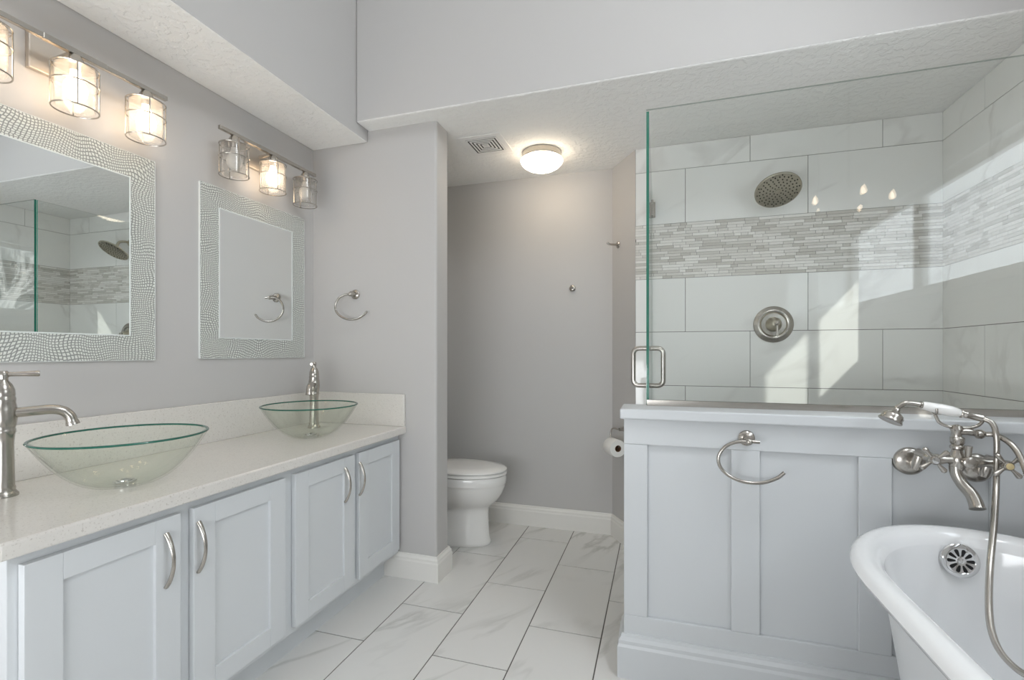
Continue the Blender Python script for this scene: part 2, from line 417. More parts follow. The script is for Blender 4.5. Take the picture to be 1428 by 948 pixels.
# half wall with wainscot
HY, HB = 1.787, 1.915
hw = MB(); hw.box(-0.12, XR, HY, HB, 0, 0.935)
fy = HY - 0.014
hw.box(-0.122, XR, fy, HY, 0.842, 0.935); hw.box(-0.122, XR, fy, HY, 0, 0.22)
for a, b in ((-0.122, -0.039), (0.237, 0.326), (0.61, 0.70), (0.948, 1.03), (1.28, XR)):
    hw.box(a, b, fy, HY, 0.22, 0.842)
struct(hw.build('wall_half', M['white'], bevel=0.0025))
cap = MB().box(-0.135, XR, 1.748, 1.928, 0.935, 0.972)
struct(cap.build('trim_1', M['white'], bevel=0.006, seg=3))
BP = lambda h, t: [(0, 0), (t, 0), (t, h * 0.72), (t * 0.8, h * 0.78), (t * 0.8, h * 0.86), (t * 0.45, h * 0.93), (t * 0.35, h), (0, h)]
struct(MB().sweep([(XR, fy), (-0.122, fy), (-0.122, HB)], BP(0.155, 0.022), 1).build('baseboard_half', M['white']))
struct(MB().sweep([(-1.385, YP), (XP, YP), (XP, YP2), (-1.6, YP2)], BP(0.128, 0.018), -1).build('baseboard_partition', M['base_warm_lit']))
struct(MB().sweep([(-1.65, YB), AX, AY], BP(0.134, 0.016), -1).build('baseboard_back', M['base_warm_lit']))
struct(MB().box(-0.10, 0.02, HB, YSH, 0, 0.1).build('trim_2', M['white'], bevel=0.004))

# ------------------------------------------------------------------ vanity
van = thing('vanity_cabinet', (-1.55, 1.41, 0), 'long white shaker vanity with four doors under the quartz counter', 'cabinet')
VY0, VY1, VX = 0.635, YP - 0.001, -1.31
vb = MB(); vb.box(XL + 0.001, VX, VY0, VY1, 0.125, 0.752); vb.build('body', M['cab'], van, bevel=0.002)
MB().box(XL + 0.001, -1.386, VY0 + 0.005, VY1, 0, 0.125).build('toe_kick', M['cab'], van)
def bow(y, z0, z1, x):
    pts = []; n = 14
    for i in range(n + 1):
        t = i / n; pts.append((x + 0.002 + 0.028 * math.sin(PI * t) ** 0.8, y, z0 + (z1 - z0) * t))
    rr = [0.0050 + 0.0022 * abs(1 - 2 * i / n) for i in range(n + 1)]
    mb = MB().tube(pts, rr, 10, flat=0.75)
    return mb
for y0, y1, side in ((0.654, 1.0, 1), (1.039, 1.393, -1), (1.442, 1.798, 1), (1.835, 2.181, -1)):
    d = MB(); xb, xf = VX + 0.001, VX + 0.021; st = 0.07; zb, zt = 0.152, 0.722
    d.box(xb, xf, y0, y0 + st, zb, zt); d.box(xb, xf, y1 - st, y1, zb, zt)
    d.box(xb, xf, y0 + st, y1 - st, zb, zb + st - 0.004); d.box(xb, xf, y0 + st, y1 - st, zt - st + 0.008, zt)
    d.box(xb, xf - 0.009, y0 + st - 0.003, y1 - st + 0.003, zb + st - 0.006, zt - st + 0.01)
    dr = d.build('door', M['cab'], van, bevel=0.0012)
    hy = y1 - 0.045 if side > 0 else y0 + 0.01
    hy = {0.654: 0.957, 1.039: 1.052, 1.442: 1.730, 1.835: 1.833}[y0]
    tag(bow(hy, 0.533, 0.68, xf).build('handle', M['nickel'], dr), 'curved brushed nickel bow handle')

ct = thing('countertop', (-1.55, 1.41, 0.752), 'speckled white quartz countertop running along the left wall', 'countertop')
MB().box(XL + 0.001, -1.262, 0.60, YP - 0.001, 0.752, 0.79).build('slab', M['quartz'], ct, bevel=0.006, seg=3)
MB().box(XL + 0.001, XL + 0.02, 0.60, YP - 0.001, 0.79, 0.958).build('backsplash', M['quartz'], ct, bevel=0.002)
MB().box(XL + 0.02, -1.266, YP - 0.02, YP - 0.001, 0.79, 0.958).build('side_splash', M['quartz'], ct, bevel=0.002)

def bowl(cx, cy, label):
    z0 = 0.7902; R, zr = 0.205, 0.937
    t = thing('vessel_sink', (cx, cy, z0), label, 'sink', 'glass vessel sinks on the vanity')
    H = zr - z0
    def prof(R, zb, zt):
        return [(0.03, zb), (0.05, zb)] + [(0.05 + (R - 0.05) * math.sin(a * PI / 2), zb + (zt - zb) * math.sin(a * PI / 2) ** 2.0) for a in [i / 16 for i in range(1, 17)]]
    b = MB(); b.lathe(prof(R, 0.004, H), (cx, cy, z0), n=72, cap0=False, cap1=False)
    b.lathe([(r, h) for r, h in prof(R - 0.006, 0.010, H)], (cx, cy, z0), n=72, cap0=False, cap1=False)
    b.build('bowl', M['bowl'], t)
    rim = MB(); rim.tube([(cx + (R - 0.003) * math.cos(a), cy + (R - 0.003) * math.sin(a), zr) for a in [2 * PI * i / 96 for i in range(96)]], 0.0044, 8, True, flat=0.7)
    tag(rim.build('rim', M['bowl_rim'], t), 'dark green glass rim edge')
    d = MB(); d.lathe([(0.022, 0), (0.025, 0.004), (0.025, 0.012)], (cx, cy, z0), n=32)
    d.lathe([(0.026, 0.0105), (0.028, 0.012), (0.027, 0.0145), (0.022, 0.015), (0.021, 0.0135), (0.0175, 0.0135), (0.017, 0.017), (0.008, 0.0195), (0.0005, 0.02)], (cx, cy, z0), n=36)
    tag(d.build('drain', M['chrome'], t), 'chrome pop-up drain')
bowl(-1.48, 0.98, 'large clear green glass bowl sink nearest the camera')
bowl(-1.51, 1.78, 'glass bowl sink at the far end of the counter by the partition')

def faucet(bx, by, dx, dy, label):
    z0 = 0.7902
    t = thing('vessel_faucet', (bx, by, z0), label, 'faucet', 'tall faucets on the vanity')
    b = MB()
    b.lathe([(0.030, 0), (0.030, 0.006), (0.026, 0.012), (0.0235, 0.016), (0.0245, 0.022), (0.0225, 0.028), (0.0215, 0.08), (0.0205, 0.14), (0.0225, 0.165), (0.0245, 0.172), (0.0245, 0.178), (0.023, 0.182), (0.0255, 0.19), (0.0275, 0.21), (0.0270, 0.235), (0.0235, 0.252), (0.0245, 0.257), (0.0245, 0.262), (0.0225, 0.266), (0.0235, 0.272), (0.0225, 0.285), (0.017, 0.300), (0.0105, 0.309), (0.0095, 0.315), (0.011, 0.320), (0.011, 0.332), (0.008, 0.336)], (bx, by, z0), n=32)
    b.build('body', M['nickel'], t)
    zs = 0.224; P = lambda L, z: (bx + dx * L, by + dy * L, z0 + z)
    sp = MB(); pts = smooth_path([P(0.015, zs - 0.002), P(0.05, zs), P(0.09, zs + 0.002), P(0.115, zs - 0.004), P(0.130, zs - 0.02), P(0.137, zs - 0.045)], 6)
    sp.tube(pts, [0.0135] * (len(pts) - 3) + [0.0145, 0.0155, 0.0158], 16)
    sp.build('spout', M['nickel'], t)
    h = MB(); h.tube([P(0.006, 0.3265), P(0.02, 0.3265), P(0.045, 0.3268), P(0.066, 0.327), P(0.07, 0.327)], [0.006, 0.006, 0.007, 0.0085, 0.007], 12)
    h.build('lever_handle', M['nickel'], t)
faucet(-1.674, 0.806, 0.52, 0.854, 'tall brushed nickel faucet at the left edge, by the nearer bowl')
faucet(-1.69, 2.02, 0.5, -0.866, 'tall brushed nickel faucet behind the far glass bowl')

def mirror(y0, y1, z0, z1, label):
    t = thing('wall_mirror', (XL + 0.001, (y0 + y1) / 2, z0), label, 'mirror', 'mosaic framed mirrors over the vanity')
    x0, x1 = XL + 0.001, XL + 0.010; fw = 0.092
    f = MB()
    f.box(x0, x1, y0, y1, z0, z0 + fw); f.box(x0, x1, y0, y1, z1 - fw, z1)
    f.box(x0, x1, y0, y0 + fw, z0 + fw, z1 - fw); f.box(x0, x1, y1 - fw, y1, z0 + fw, z1 - fw)
    f.build('frame', M['mframe'], t)
    e = MB()
    for a, b, c, d in ((y0, y1, z0 - 0.001, z0 + 0.0005), (y0, y1, z1 - 0.0005, z1 + 0.001), (y0 - 0.001, y0 + 0.0005, z0, z1), (y1 - 0.0005, y1 + 0.001, z0, z1)):
        e.box(x0, x1 + 0.001, a, b, c, d)
    e.build('outer_edge', M['bevel'], t)
    g = MB().box(x0, x1 + 0.002, y0 + fw, y1 - fw, z0 + fw, z1 - fw); g.build('mirror_glass', M['mirror'], t)
    e = MB(); q = 0.004
    a0, a1, c0, c1 = y0 + fw, y1 - fw, z0 + fw, z1 - fw
    for a, b, c, d in ((a0 - q, a1 + q, c0 - q, c0), (a0 - q, a1 + q, c1, c1 + q), (a0 - q, a0, c0, c1), (a1, a1 + q, c0, c1)):
        e.box(x1, x1 + 0.0035, a, b, c, d)
    tag(e.build('bevel_edge', M['bevel'], t), 'bright bevelled edge')
mirror(0.714, 1.324, 1.147, 1.903, 'mosaic framed mirror at the left edge, reflecting the shower')
mirror(1.511, 2.121, 1.150, 1.897, 'mosaic framed mirror by the corner, reflecting the towel ring')

# ------------------------------------------------------------------ vanity lights
def vanity_light(cy, lit, label):
    bx, zb = -1.752, 2.118
    t = thing('vanity_light', (XL + 0.001, cy, 2.03), label, 'wall light', 'three-lamp vanity lights above the mirrors')
    MB().box(XL + 0.001, XL + 0.02, cy - 0.075, cy + 0.075, 2.046, 2.162).build('back_plate', M['plate'], t, bevel=0.003)
    p = MB()
    p.tube([(XL + 0.018, cy, 2.112), (bx, cy, zb)], 0.009, 14)
    p.build('mounting_arm', M['nickel'], t)
    b = MB(); b.box(bx - 0.008, bx + 0.008, cy - 0.288, cy + 0.288, zb - 0.008, zb + 0.008); b.box(bx - 0.009, bx + 0.009, cy - 0.085, cy + 0.085, zb - 0.009, zb + 0.0095)
    b.build('bar', M['nickel'], t, bevel=0.0015)
    for k, on in zip((-0.215, 0.0, 0.215), lit):
        y = cy + k; zt, zl = 2.072, 1.938
        g = MB(); n = 72
        for rr in (0.049, 0.0465):
            R = [[(bx + (rr + 0.0008 * (j % 2)) * math.cos(2 * PI * j / n), y + (rr + 0.0008 * (j % 2)) * math.sin(2 * PI * j / n), z) for j in range(n)] for z in (zt - 0.003, zl + 0.004)]
            g.rings(R, True, False, False)
        sh = g.build('glass_shade', M['lampglass'], t)
        sk = MB().lathe([(0.016, 0), (0.016, 0.02), (0.021, 0.02), (0.021, 0.036), (0.014, 0.05)], (bx, y, zt - 0.014), n=24)
        sk.lathe([(0.049, 0), (0.049, 0.003), (0.02, 0.004)], (bx, y, zt - 0.003), n=36)
        sk.build('socket', M['nickel'], sh)
        c = MB(); r = 0.0575
        for z in (zt - 0.004, zt - 0.057, zl):
            c.tube([(bx + r * math.cos(a), y + r * math.sin(a), z) for a in [2 * PI * i / 40 for i in range(40)]], 0.0022, 6, True)
        for i in range(4):
            a = PI / 4 + i * PI / 2 + 0.35
            x_, y_ = bx + r * math.cos(a), y + r * math.sin(a)
            c.tube([(x_, y_, zl), (x_, y_, zt - 0.004)], 0.0022, 6)
            c.tube([(bx + r * math.cos(a), y + r * math.sin(a), zt - 0.004), (bx + 0.018 * math.cos(a), y + 0.018 * math.sin(a), zt - 0.001)], 0.002, 6)
        c.build('wire_cage', M['nickel'], sh)
        bb = MB().lathe([(0.012, 0), (0.013, -0.015), (0.019, -0.026), (0.027, -0.042), (0.0305, -0.058), (0.028, -0.076), (0.018, -0.089), (0.001, -0.094)], (bx, y, zt - 0.012), n=24)
        tag(bb.build('bulb', M['bulb_on'] if on else M['bulb_off'], sh), 'lit bulb' if on else 'unlit bulb')
vanity_light(1.015, (1, 1, 1), 'nearer nickel three-lamp light, bulbs glowing, at upper left')
vanity_light(1.813, (0, 1, 0), 'farther nickel three-lamp light with only its middle bulb lit')

# ------------------------------------------------------------------ low ceiling: dome lamp and vent
dc = (-0.665, 2.74, ZA)
t = thing('ceiling_light', dc, 'round flush ceiling light with glowing white dome outside toilet alcove', 'ceiling light')
MB().lathe([(0.112, -0.0005), (0.116, -0.008), (0.116, -0.027), (0.119, -0.032), (0.119, -0.038), (0.117, -0.041), (0.10, -0.042)], dc, n=48).build('ring', M['nickel'], t)
dm = MB(); dm.lathe([(0.113, -0.04), (0.123, -0.045), (0.126, -0.053), (0.121, -0.066), (0.107, -0.081), (0.084, -0.095), (0.055, -0.106), (0.025, -0.111), (0.0005, -0.112)], dc, n=48)
tag(dm.build('dome_shade', M['dome'], t), 'glowing white glass dome')

vc = (-0.945, 2.545); t = thing('ceiling_vent', (vc[0], vc[1], ZA), 'square white ceiling exhaust grille with concentric slots', 'vent')
f = MB(); hs = 0.125; zt = ZA - 0.0005
f.box(vc[0] - hs, vc[0] + hs, vc[1] - hs, vc[1] + hs, zt - 0.004, zt)
f.build('cover_plate', M['vent_white'], t, bevel=0.003)
MB().box(vc[0] - 0.092, vc[0] + 0.092, vc[1] - 0.092, vc[1] + 0.092, zt - 0.005, zt - 0.004).build('dark_slots', M['gap'], t)
lv = MB()
for i in range(5):
    a = 0.092 - i * 0.018; b = a - 0.0095
    for x0_, x1_, y0_, y1_ in ((-a, a, -a, -b), (-a, a, b, a), (-a, -b, -b, b), (b, a, -b, b)):
        lv.box(vc[0] + x0_, vc[0] + x1_, vc[1] + y0_, vc[1] + y1_, zt - 0.0068, zt - 0.0052)
lv.box(vc[0] - 0.012, vc[0] + 0.012, vc[1] - 0.005, vc[1] + 0.005, zt - 0.007, zt - 0.0052)
lv.build('louver', M['vent_white'], t)

# ------------------------------------------------------------------ toilet
TY = 2.735
t = thing('toilet', (-1.2, TY, 0), 'white toilet with closed lid, half hidden behind the partition', 'toilet')
def egg(xf, xb, hw, z, n=48, ex=2.0):
    xc = xb + 0.42 * (xf - xb); out = []
    for j in range(n):
        a = 2 * PI * j / n; c_, s_ = math.cos(a), math.sin(a)
        ax = (xf - xc) if c_ > 0 else (xc - xb)
        e = 2.0 if c_ > 0 else 2.6
        out.append((xc + ax * math.copysign(abs(c_) ** (2 / e), c_), TY + hw * math.copysign(abs(s_) ** (2 / e), s_), z))
    return out
b = MB()
b.rings([egg(-0.992, -1.50, 0.112, 0.0), egg(-0.985, -1.50, 0.118, 0.008), egg(-0.985, -1.50, 0.118, 0.022), egg(-0.995, -1.50, 0.112, 0.05), egg(-1.0, -1.49, 0.104, 0.12), egg(-1.002, -1.48, 0.100, 0.19), egg(-0.998, -1.47, 0.101, 0.225), egg(-0.980, -1.45, 0.110, 0.242), egg(-0.955, -1.43, 0.130, 0.262), egg(-0.930, -1.42, 0.150, 0.292), egg(-0.910, -1.41, 0.166, 0.325), egg(-0.896, -1.40, 0.177, 0.362), egg(-0.893, -1.40, 0.180, 0.378), egg(-0.890, -1.40, 0.184, 0.382), egg(-0.889, -1.40, 0.185, 0.418), egg(-0.893, -1.40, 0.181, 0.43)])
b.build('bowl', M['porcelain'], t)
b = MB(); b.rings([egg(-0.892, -1.37, 0.182, 0.4325), egg(-0.886, -1.375, 0.187, 0.436), egg(-0.886, -1.375, 0.187, 0.447), egg(-0.892, -1.37, 0.182, 0.451)]); b.build('seat', M['porcelain'], t)
b = MB(); b.rings([egg(-0.893, -1.375, 0.181, 0.4535), egg(-0.886, -1.38, 0.187, 0.457), egg(-0.886, -1.38, 0.187, 0.465), egg(-0.90, -1.375, 0.175, 0.474), egg(-0.96, -1.34, 0.125, 0.481), egg(-1.05, -1.27, 0.05, 0.484)]); b.build('lid', M['porcelain'], t)
MB().box(-1.64, -1.44, TY - 0.21, TY + 0.21, 0.40, 0.76).build('tank', M['porcelain'], t, bevel=0.03, seg=4)
MB().box(-1.648, -1.43, TY - 0.22, TY + 0.22, 0.76, 0.80).build('tank_lid', M['porcelain'], t, bevel=0.012, seg=3)
MB().tube([(-1.44, TY - 0.15, 0.70), (-1.425, TY - 0.15, 0.70), (-1.42, TY - 0.14, 0.70), (-1.42, TY - 0.06, 0.695)], [0.009, 0.009, 0.007, 0.008]).build('flush_lever', M['nickel'], t)

# ------------------------------------------------------------------ towel rings, hooks, paper holder
def towel_ring(x, z, yw, label):
    t = thing('towel_ring', (x, yw, z), label, 'towel ring', 'open oval towel rings')
    p = MB(); p.lathe([(0.026, 0), (0.026, 0.006), (0.022, 0.010), (0.0135, 0.013), (0.012, 0.03), (0.014, 0.036), (0.013, 0.042)], (x, yw - 0.0005, z), (0, -1, 0), n=28)
    p.sphere((x, yw - 0.05, z - 0.004), 0.0115)
    p.build('post', M['nickel'], t)
    y = yw - 0.05
    pts = smooth_path([(x + 0.032, y, z - 0.004), (x, y, z - 0.004), (x - 0.04, y, z - 0.008), (x - 0.073, y, z - 0.026), (x - 0.092, y, z - 0.058), (x - 0.088, y, z - 0.092), (x - 0.058, y, z - 0.122), (x - 0.012, y, z - 0.138), (x + 0.04, y, z - 0.136), (x + 0.082, y, z - 0.118), (x + 0.104, y, z - 0.098)], 6)
    r = MB(); r.tube(pts, 0.0058, 12); r.build('ring', M['nickel'], t)
towel_ring(-1.572, 1.490, YP, 'nickel towel ring on the grey partition beside the small mirror')
towel_ring(0.284, 0.885, fy, 'nickel towel ring on the white wainscot half wall')

TD = Vector((0.5294, -0.8484, 0)); ND = Vector((-0.8484, -0.5294, 0)); A0 = Vector((AX[0], AX[1], 0))
def hook(loc, n, label, L=0.05):
    loc = Vector(loc); n = Vector(n).normalized()
    t = thing('robe_hook', loc, label, 'hook', 'nickel robe hooks')
    MB().lathe([(0.021, 0.0005), (0.021, 0.006), (0.017, 0.01), (0.010, 0.013)], loc, n, n=24).build('rosette', M['nickel'], t)
    MB().tube([loc + n * 0.008, loc + n * L, loc + n * (L + 0.012) + Vector((0, 0, 0.004)), loc + n * (L + 0.018) + Vector((0, 0, 0.011))], [0.0075, 0.0065, 0.0075, 0.0065], 12).build('peg', M['nickel'], t)
hook(A0 + TD * 0.085 + Vector((0, 0, 1.852)), ND, 'nickel robe hook on the slanted wall near the shower glass', 0.06)
hook((-0.545, YB, 1.60), (0, -1, 0), 'nickel robe hook on the grey back wall of the toilet alcove', 0.04)

P = lambda s_, d, z: tuple(A0 + TD * s_ + ND * d + Vector((0, 0, z)))
t = thing('paper_holder', P(0.18, 0, 0.70), 'nickel toilet paper holder on the slanted wall, behind the half wall', 'paper holder')
MB().lathe([(0.024, 0.0005), (0.024, 0.006), (0.019, 0.011), (0.011, 0.014), (0.010, 0.045)], P(0.18, 0, 0.708), ND, n=24).build('post', M['nickel'], t)
MB().tube(smooth_path([P(0.20, 0.052, 0.708), P(0.17, 0.052, 0.708), P(0.125, 0.055, 0.708), P(0.108, 0.06, 0.695), P(0.105, 0.066, 0.66), P(0.106, 0.07, 0.625), P(0.12, 0.072, 0.612), P(0.16, 0.072, 0.612), P(0.225, 0.072, 0.612)], 5), 0.0048, 10).build('arm', M['nickel'], t)
rc = P(0.118, 0.072, 0.612 - 0.012)
t = thing('toilet_roll', rc, 'white toilet paper roll hanging on the nickel holder', 'toilet roll')
MB().lathe([(0.02, 0), (0.05, 0), (0.052, 0.003), (0.052, 0.097), (0.05, 0.1), (0.02, 0.1)], rc, TD, n=40, cap0=False, cap1=False).build('paper', M['paper'], t)
tag(MB().lathe([(0.0195, -0.0005), (0.0195, 0.1005), (0.0185, 0.1005), (0.0185, -0.0005), (0.0195, -0.0005)], rc, TD, n=32, cap0=False, cap1=False).build('cardboard_core', M['card'], t), 'brown cardboard core')

# ------------------------------------------------------------------ shower
GY, GX, GT = 1.895, -0.046, 2.108
t = thing('glass_screen', (0.65, GY, 0.972), 'fixed clear glass shower panel standing on the half wall', 'shower glass')
g = MB().box(GX, XR - 0.003, GY - 0.005, GY + 0.005, 0.976, GT)
for i, f_ in enumerate(g.f):
    xs = {round(g.v[k][0], 4) for k in f_}; zs = {round(g.v[k][2], 4) for k in f_}
    if len(xs) == 1: g.m[i] = 1
    elif len(zs) == 1: g.m[i] = 2
g.build('glass_pane', [M['glass'], M['glass_edge'], M['glass_top']], t)
ch = MB()
ch.box(GX + 0.002, XR - 0.003, GY - 0.0105, GY - 0.0055, 0.9722, 0.994); ch.box(GX + 0.002, XR - 0.003, GY + 0.0055, GY + 0.0105, 0.9722, 0.994)
ch.build('bottom_channel', M['nickel'], t)
DX = -0.041
t = thing('shower_door', (DX, 2.4, 0.105), 'clear glass shower door seen edge-on, with a nickel pull', 'shower door')
g = MB().box(DX - 0.005, DX + 0.005, GY + 0.012, YSH - 0.012, 0.112, GT)
for i, f_ in enumerate(g.f):
    ys = {round(g.v[k][1], 4) for k in f_}; zs = {round(g.v[k][2], 4) for k in f_}
    if len(ys) == 1: g.m[i] = 1
gd = g.build('glass_pane', [M['glass'], M['glass_edge']], t)
hy = 1.99; hp = []
rc_ = 0.022; z0h, z1h, wx = 1.042, 1.192, 0.058
def arc(cx, cz, a0, a1): return [(cx + rc_ * math.cos(a0 + (a1 - a0) * i / 6), hy, cz + rc_ * math.sin(a0 + (a1 - a0) * i / 6)) for i in range(7)]
for sgn in (-1, 1):
    h = MB(); xo = DX + sgn * wx; xi = DX + sgn * 0.0055
    if sgn > 0: pts = [(xi, hy, z1h)] + arc(xo - rc_, z1h - rc_, PI / 2, 0) + arc(xo - rc_, z0h + rc_, 0, -PI / 2) + [(xi, hy, z0h)]
    else: pts = [(xi, hy, z1h)] + arc(xo + rc_, z1h - rc_, PI / 2, PI) + arc(xo + rc_, z0h + rc_, PI, 3 * PI / 2) + [(xi, hy, z0h)]
    h.tube(pts, 0.0097, 14)
    h.build('pull_handle', M['nickel'], t)
for hz in (2.0, 0.35):
    h = MB(); h.box(DX - 0.012, DX + 0.012, YSH - 0.058, YSH - 0.009, hz - 0.045, hz + 0.045); h.box(DX - 0.022, DX + 0.022, YSH - 0.010, YSH - 0.0005, hz - 0.045, hz + 0.045)
    h.build('hinge', M['nickel'], t, bevel=0.002)

sh = thing('rain_shower', (0.57, YSH, 2.05), 'round rain shower head on the marble tiled wall', 'shower head')
nrm = Vector((0.04, -0.55, -0.83)).normalized(); hc = Vector((0.585, 2.735, 2.012))
MB().lathe([(0.03, 0), (0.03, 0.005), (0.024, 0.012), (0.012, 0.016)], (0.585, YSH - 0.0005, 2.10), (0, -1, 0), n=28).build('flange', M['nickel_d'], sh)
MB().tube(smooth_path([(0.585, YSH - 0.004, 2.10), (0.585, YSH - 0.05, 2.10), (0.585, YSH - 0.09, 2.085), tuple(hc - nrm * 0.03)], 6), 0.0105, 12).build('arm', M['nickel_d'], sh)
d = MB(); d.lathe([(0.014, -0.045), (0.02, -0.03), (0.022, -0.022), (0.05, -0.016), (0.095, -0.008), (0.108, -0.002), (0.1085, 0.006), (0.104, 0.009), (0.101, 0.007), (0.0005, 0.008)], hc, nrm, n=56)
d.lathe([(0.012, 0.0075), (0.012, 0.011), (0.008, 0.012), (0.0005, 0.012)], hc, nrm, n=20)
dk = d.build('head_disc', M['nickel_d'], sh)
nz = MB(); q = nrm.to_track_quat('Z', 'Y')
for r, n in ((0.022, 8), (0.037, 12), (0.053, 16), (0.069, 20), (0.085, 26), (0.096, 14)):
    for j in range(n):
        a = 2 * PI * j / n + r * 40
        nz.lathe([(0.0032, 0.007), (0.0028, 0.0095), (0.0006, 0.010)], hc + q @ Vector((r * math.cos(a), r * math.sin(a), 0)), nrm, n=8)
tag(nz.build('nozzle', M['hole'], dk, auto=False), 'dark rubber nozzles', kind='stuff')

vl = (0.591, YSH - 0.0005, 1.327)
t = thing('shower_valve', vl, 'round nickel shower valve plate with a lever, below mosaic band', 'shower valve')
MB().lathe([(0.098, 0), (0.098, 0.004), (0.093, 0.009), (0.085, 0.011), (0.08, 0.016), (0.074, 0.018), (0.064, 0.014), (0.060, 0.009), (0.052, 0.009), (0.0005, 0.010)], vl, (0, -1, 0), n=56).build('plate', M['nickel'], t)
MB().lathe([(0.040, 0.009), (0.038, 0.02), (0.03, 0.035), (0.024, 0.045), (0.02, 0.058), (0.016, 0.062), (0.0005, 0.063)], vl, (0, -1, 0), n=36).build('hub', M['nickel_d'], t)
lvv = MB(); lvv.sphere((vl[0] + 0.004, vl[1] - 0.068, vl[2] + 0.002), 0.014)
lvv.tube([(vl[0] + 0.004, vl[1] - 0.068, vl[2]), (vl[0] + 0.004, vl[1] - 0.072, vl[2] - 0.03), (vl[0] + 0.004, vl[1] - 0.074, vl[2] - 0.062), (vl[0] + 0.004, vl[1] - 0.074, vl[2] - 0.068)], [0.006, 0.005, 0.007, 0.005], 12)
lvv.build('lever', M['nickel'], t)

# ------------------------------------------------------------------ bathtub
TX, TA, TB, TCY, TLY = 0.785, 0.345, 0.44, 1.245, 0.60
def tub_out(inset, z, n=64):
    out = []
    for j in range(n):
        a = 2 * PI * j / n
        c_, s_ = math.cos(a), math.sin(a)
        y = TCY + (TB - inset) * s_ if s_ >= 0 else TLY + (TB - inset) * s_
        out.append((TX + (TA - inset) * c_, y, z))
    return out
tb = thing('bathtub', (TX, 0.92, 0), 'white roll-top freestanding bathtub beside the white half wall', 'bathtub')
ext = MB(); ext.rings([tub_out(i_, z) for i_, z in ((0.20, 0.13), (0.17, 0.14), (0.14, 0.18), (0.115, 0.28), (0.095, 0.42), (0.075, 0.55), (0.06, 0.62), (0.05, 0.64))], True, True, False)
tag(ext.build('outer_shell', M['tubside'], tb), 'satin white outer shell')
rim = MB(); rim.rings([tub_out(i_, z) for i_, z in ((0.05, 0.64), (0.035, 0.633), (0.018, 0.636), (0.005, 0.646), (0.0, 0.658), (0.004, 0.669), (0.016, 0.677), (0.032, 0.679), (0.048, 0.675), (0.062, 0.662), (0.07, 0.64))], True, False, False)
rim.build('rolled_rim', M['enamel'], tb)
inn = MB(); inn.rings([tub_out(i_, z) for i_, z in ((0.07, 0.64), (0.078, 0.60), (0.088, 0.54), (0.10, 0.45), (0.115, 0.35), (0.14, 0.26), (0.18, 0.205), (0.24, 0.185), (0.30, 0.18))], True, False, True)
inn.build('basin', M['enamel'], tb)
for fx, fy_ in ((-0.2, 0.45), (0.2, 0.45), (-0.2, -0.45), (0.2, -0.45)):
    cx_, cy_ = TX + fx, 0.92 + fy_; sx_, sy_ = math.copysign(1, fx), math.copysign(1, fy_)
    ft = MB(); ft.tube(smooth_path([(cx_ - 0.02 * sx_, cy_, 0.20), (cx_ + 0.03 * sx_, cy_ + 0.01 * sy_, 0.13), (cx_ + 0.045 * sx_, cy_ + 0.02 * sy_, 0.07), (cx_ + 0.05 * sx_, cy_ + 0.025 * sy_, 0.035), (cx_ + 0.065 * sx_, cy_ + 0.03 * sy_, 0.022)], 4), [0.05] * 4 + [0.042] * 4 + [0.03] * 4 + [0.026] * 4 + [0.022], 14)
    ft.lathe([(0.024, 0), (0.032, 0.008), (0.03, 0.024), (0.018, 0.036)], (cx_ + 0.06 * sx_, cy_ + 0.028 * sy_, 0.0), n=18)
    ft.build('claw_foot', M['tubside'], tb)
# overflow plate on the sloping end wall
oc = Vector((0.785, 1.597, 0.607)); on_ = Vector((0, -0.985, 0.17)).normalized(); q = on_.to_track_quat('Z', 'Y')
ov = MB().lathe([(0.044, -0.004), (0.044, 0.003), (0.04, 0.006), (0.033, 0.007), (0.031, 0.0055), (0.0005, 0.0055)], oc, on_, n=40)
ov.lathe([(0.007, 0.005), (0.007, 0.008), (0.0035, 0.009), (0.0005, 0.0085)], oc, on_, n=16)
ovo = ov.build('overflow_plate', M['chrome'], tb); tag(ovo, 'chrome overflow plate')
sl = MB()
for k in range(10):
    a = 2 * PI * k / 10
    pts = []
    for r_, w_ in ((0.012, 0.0018), (0.017, 0.003), (0.023, 0.0042), (0.028, 0.0045), (0.0305, 0.002)):
        pts.append((r_, w_))
    poly = [(r_, -w_) for r_, w_ in pts] + [(r_, w_) for r_, w_ in reversed(pts)]
    vs = [oc + q @ Vector((r_ * math.cos(a) - w_ * math.sin(a), r_ * math.sin(a) + w_ * math.cos(a), 0.0060)) for r_, w_ in poly]
    vs2 = [v - on_ * 0.004 for v in vs]; n_ = len(vs)
    sl.add(vs + vs2, [tuple(range(n_)), tuple(reversed(range(n_, 2 * n_)))] + [(i, (i + 1) % n_, (i + 1) % n_ + n_, i + n_) for i in range(n_)])
tag(sl.build('slots', M['hole'], ovo), 'dark radial slots')

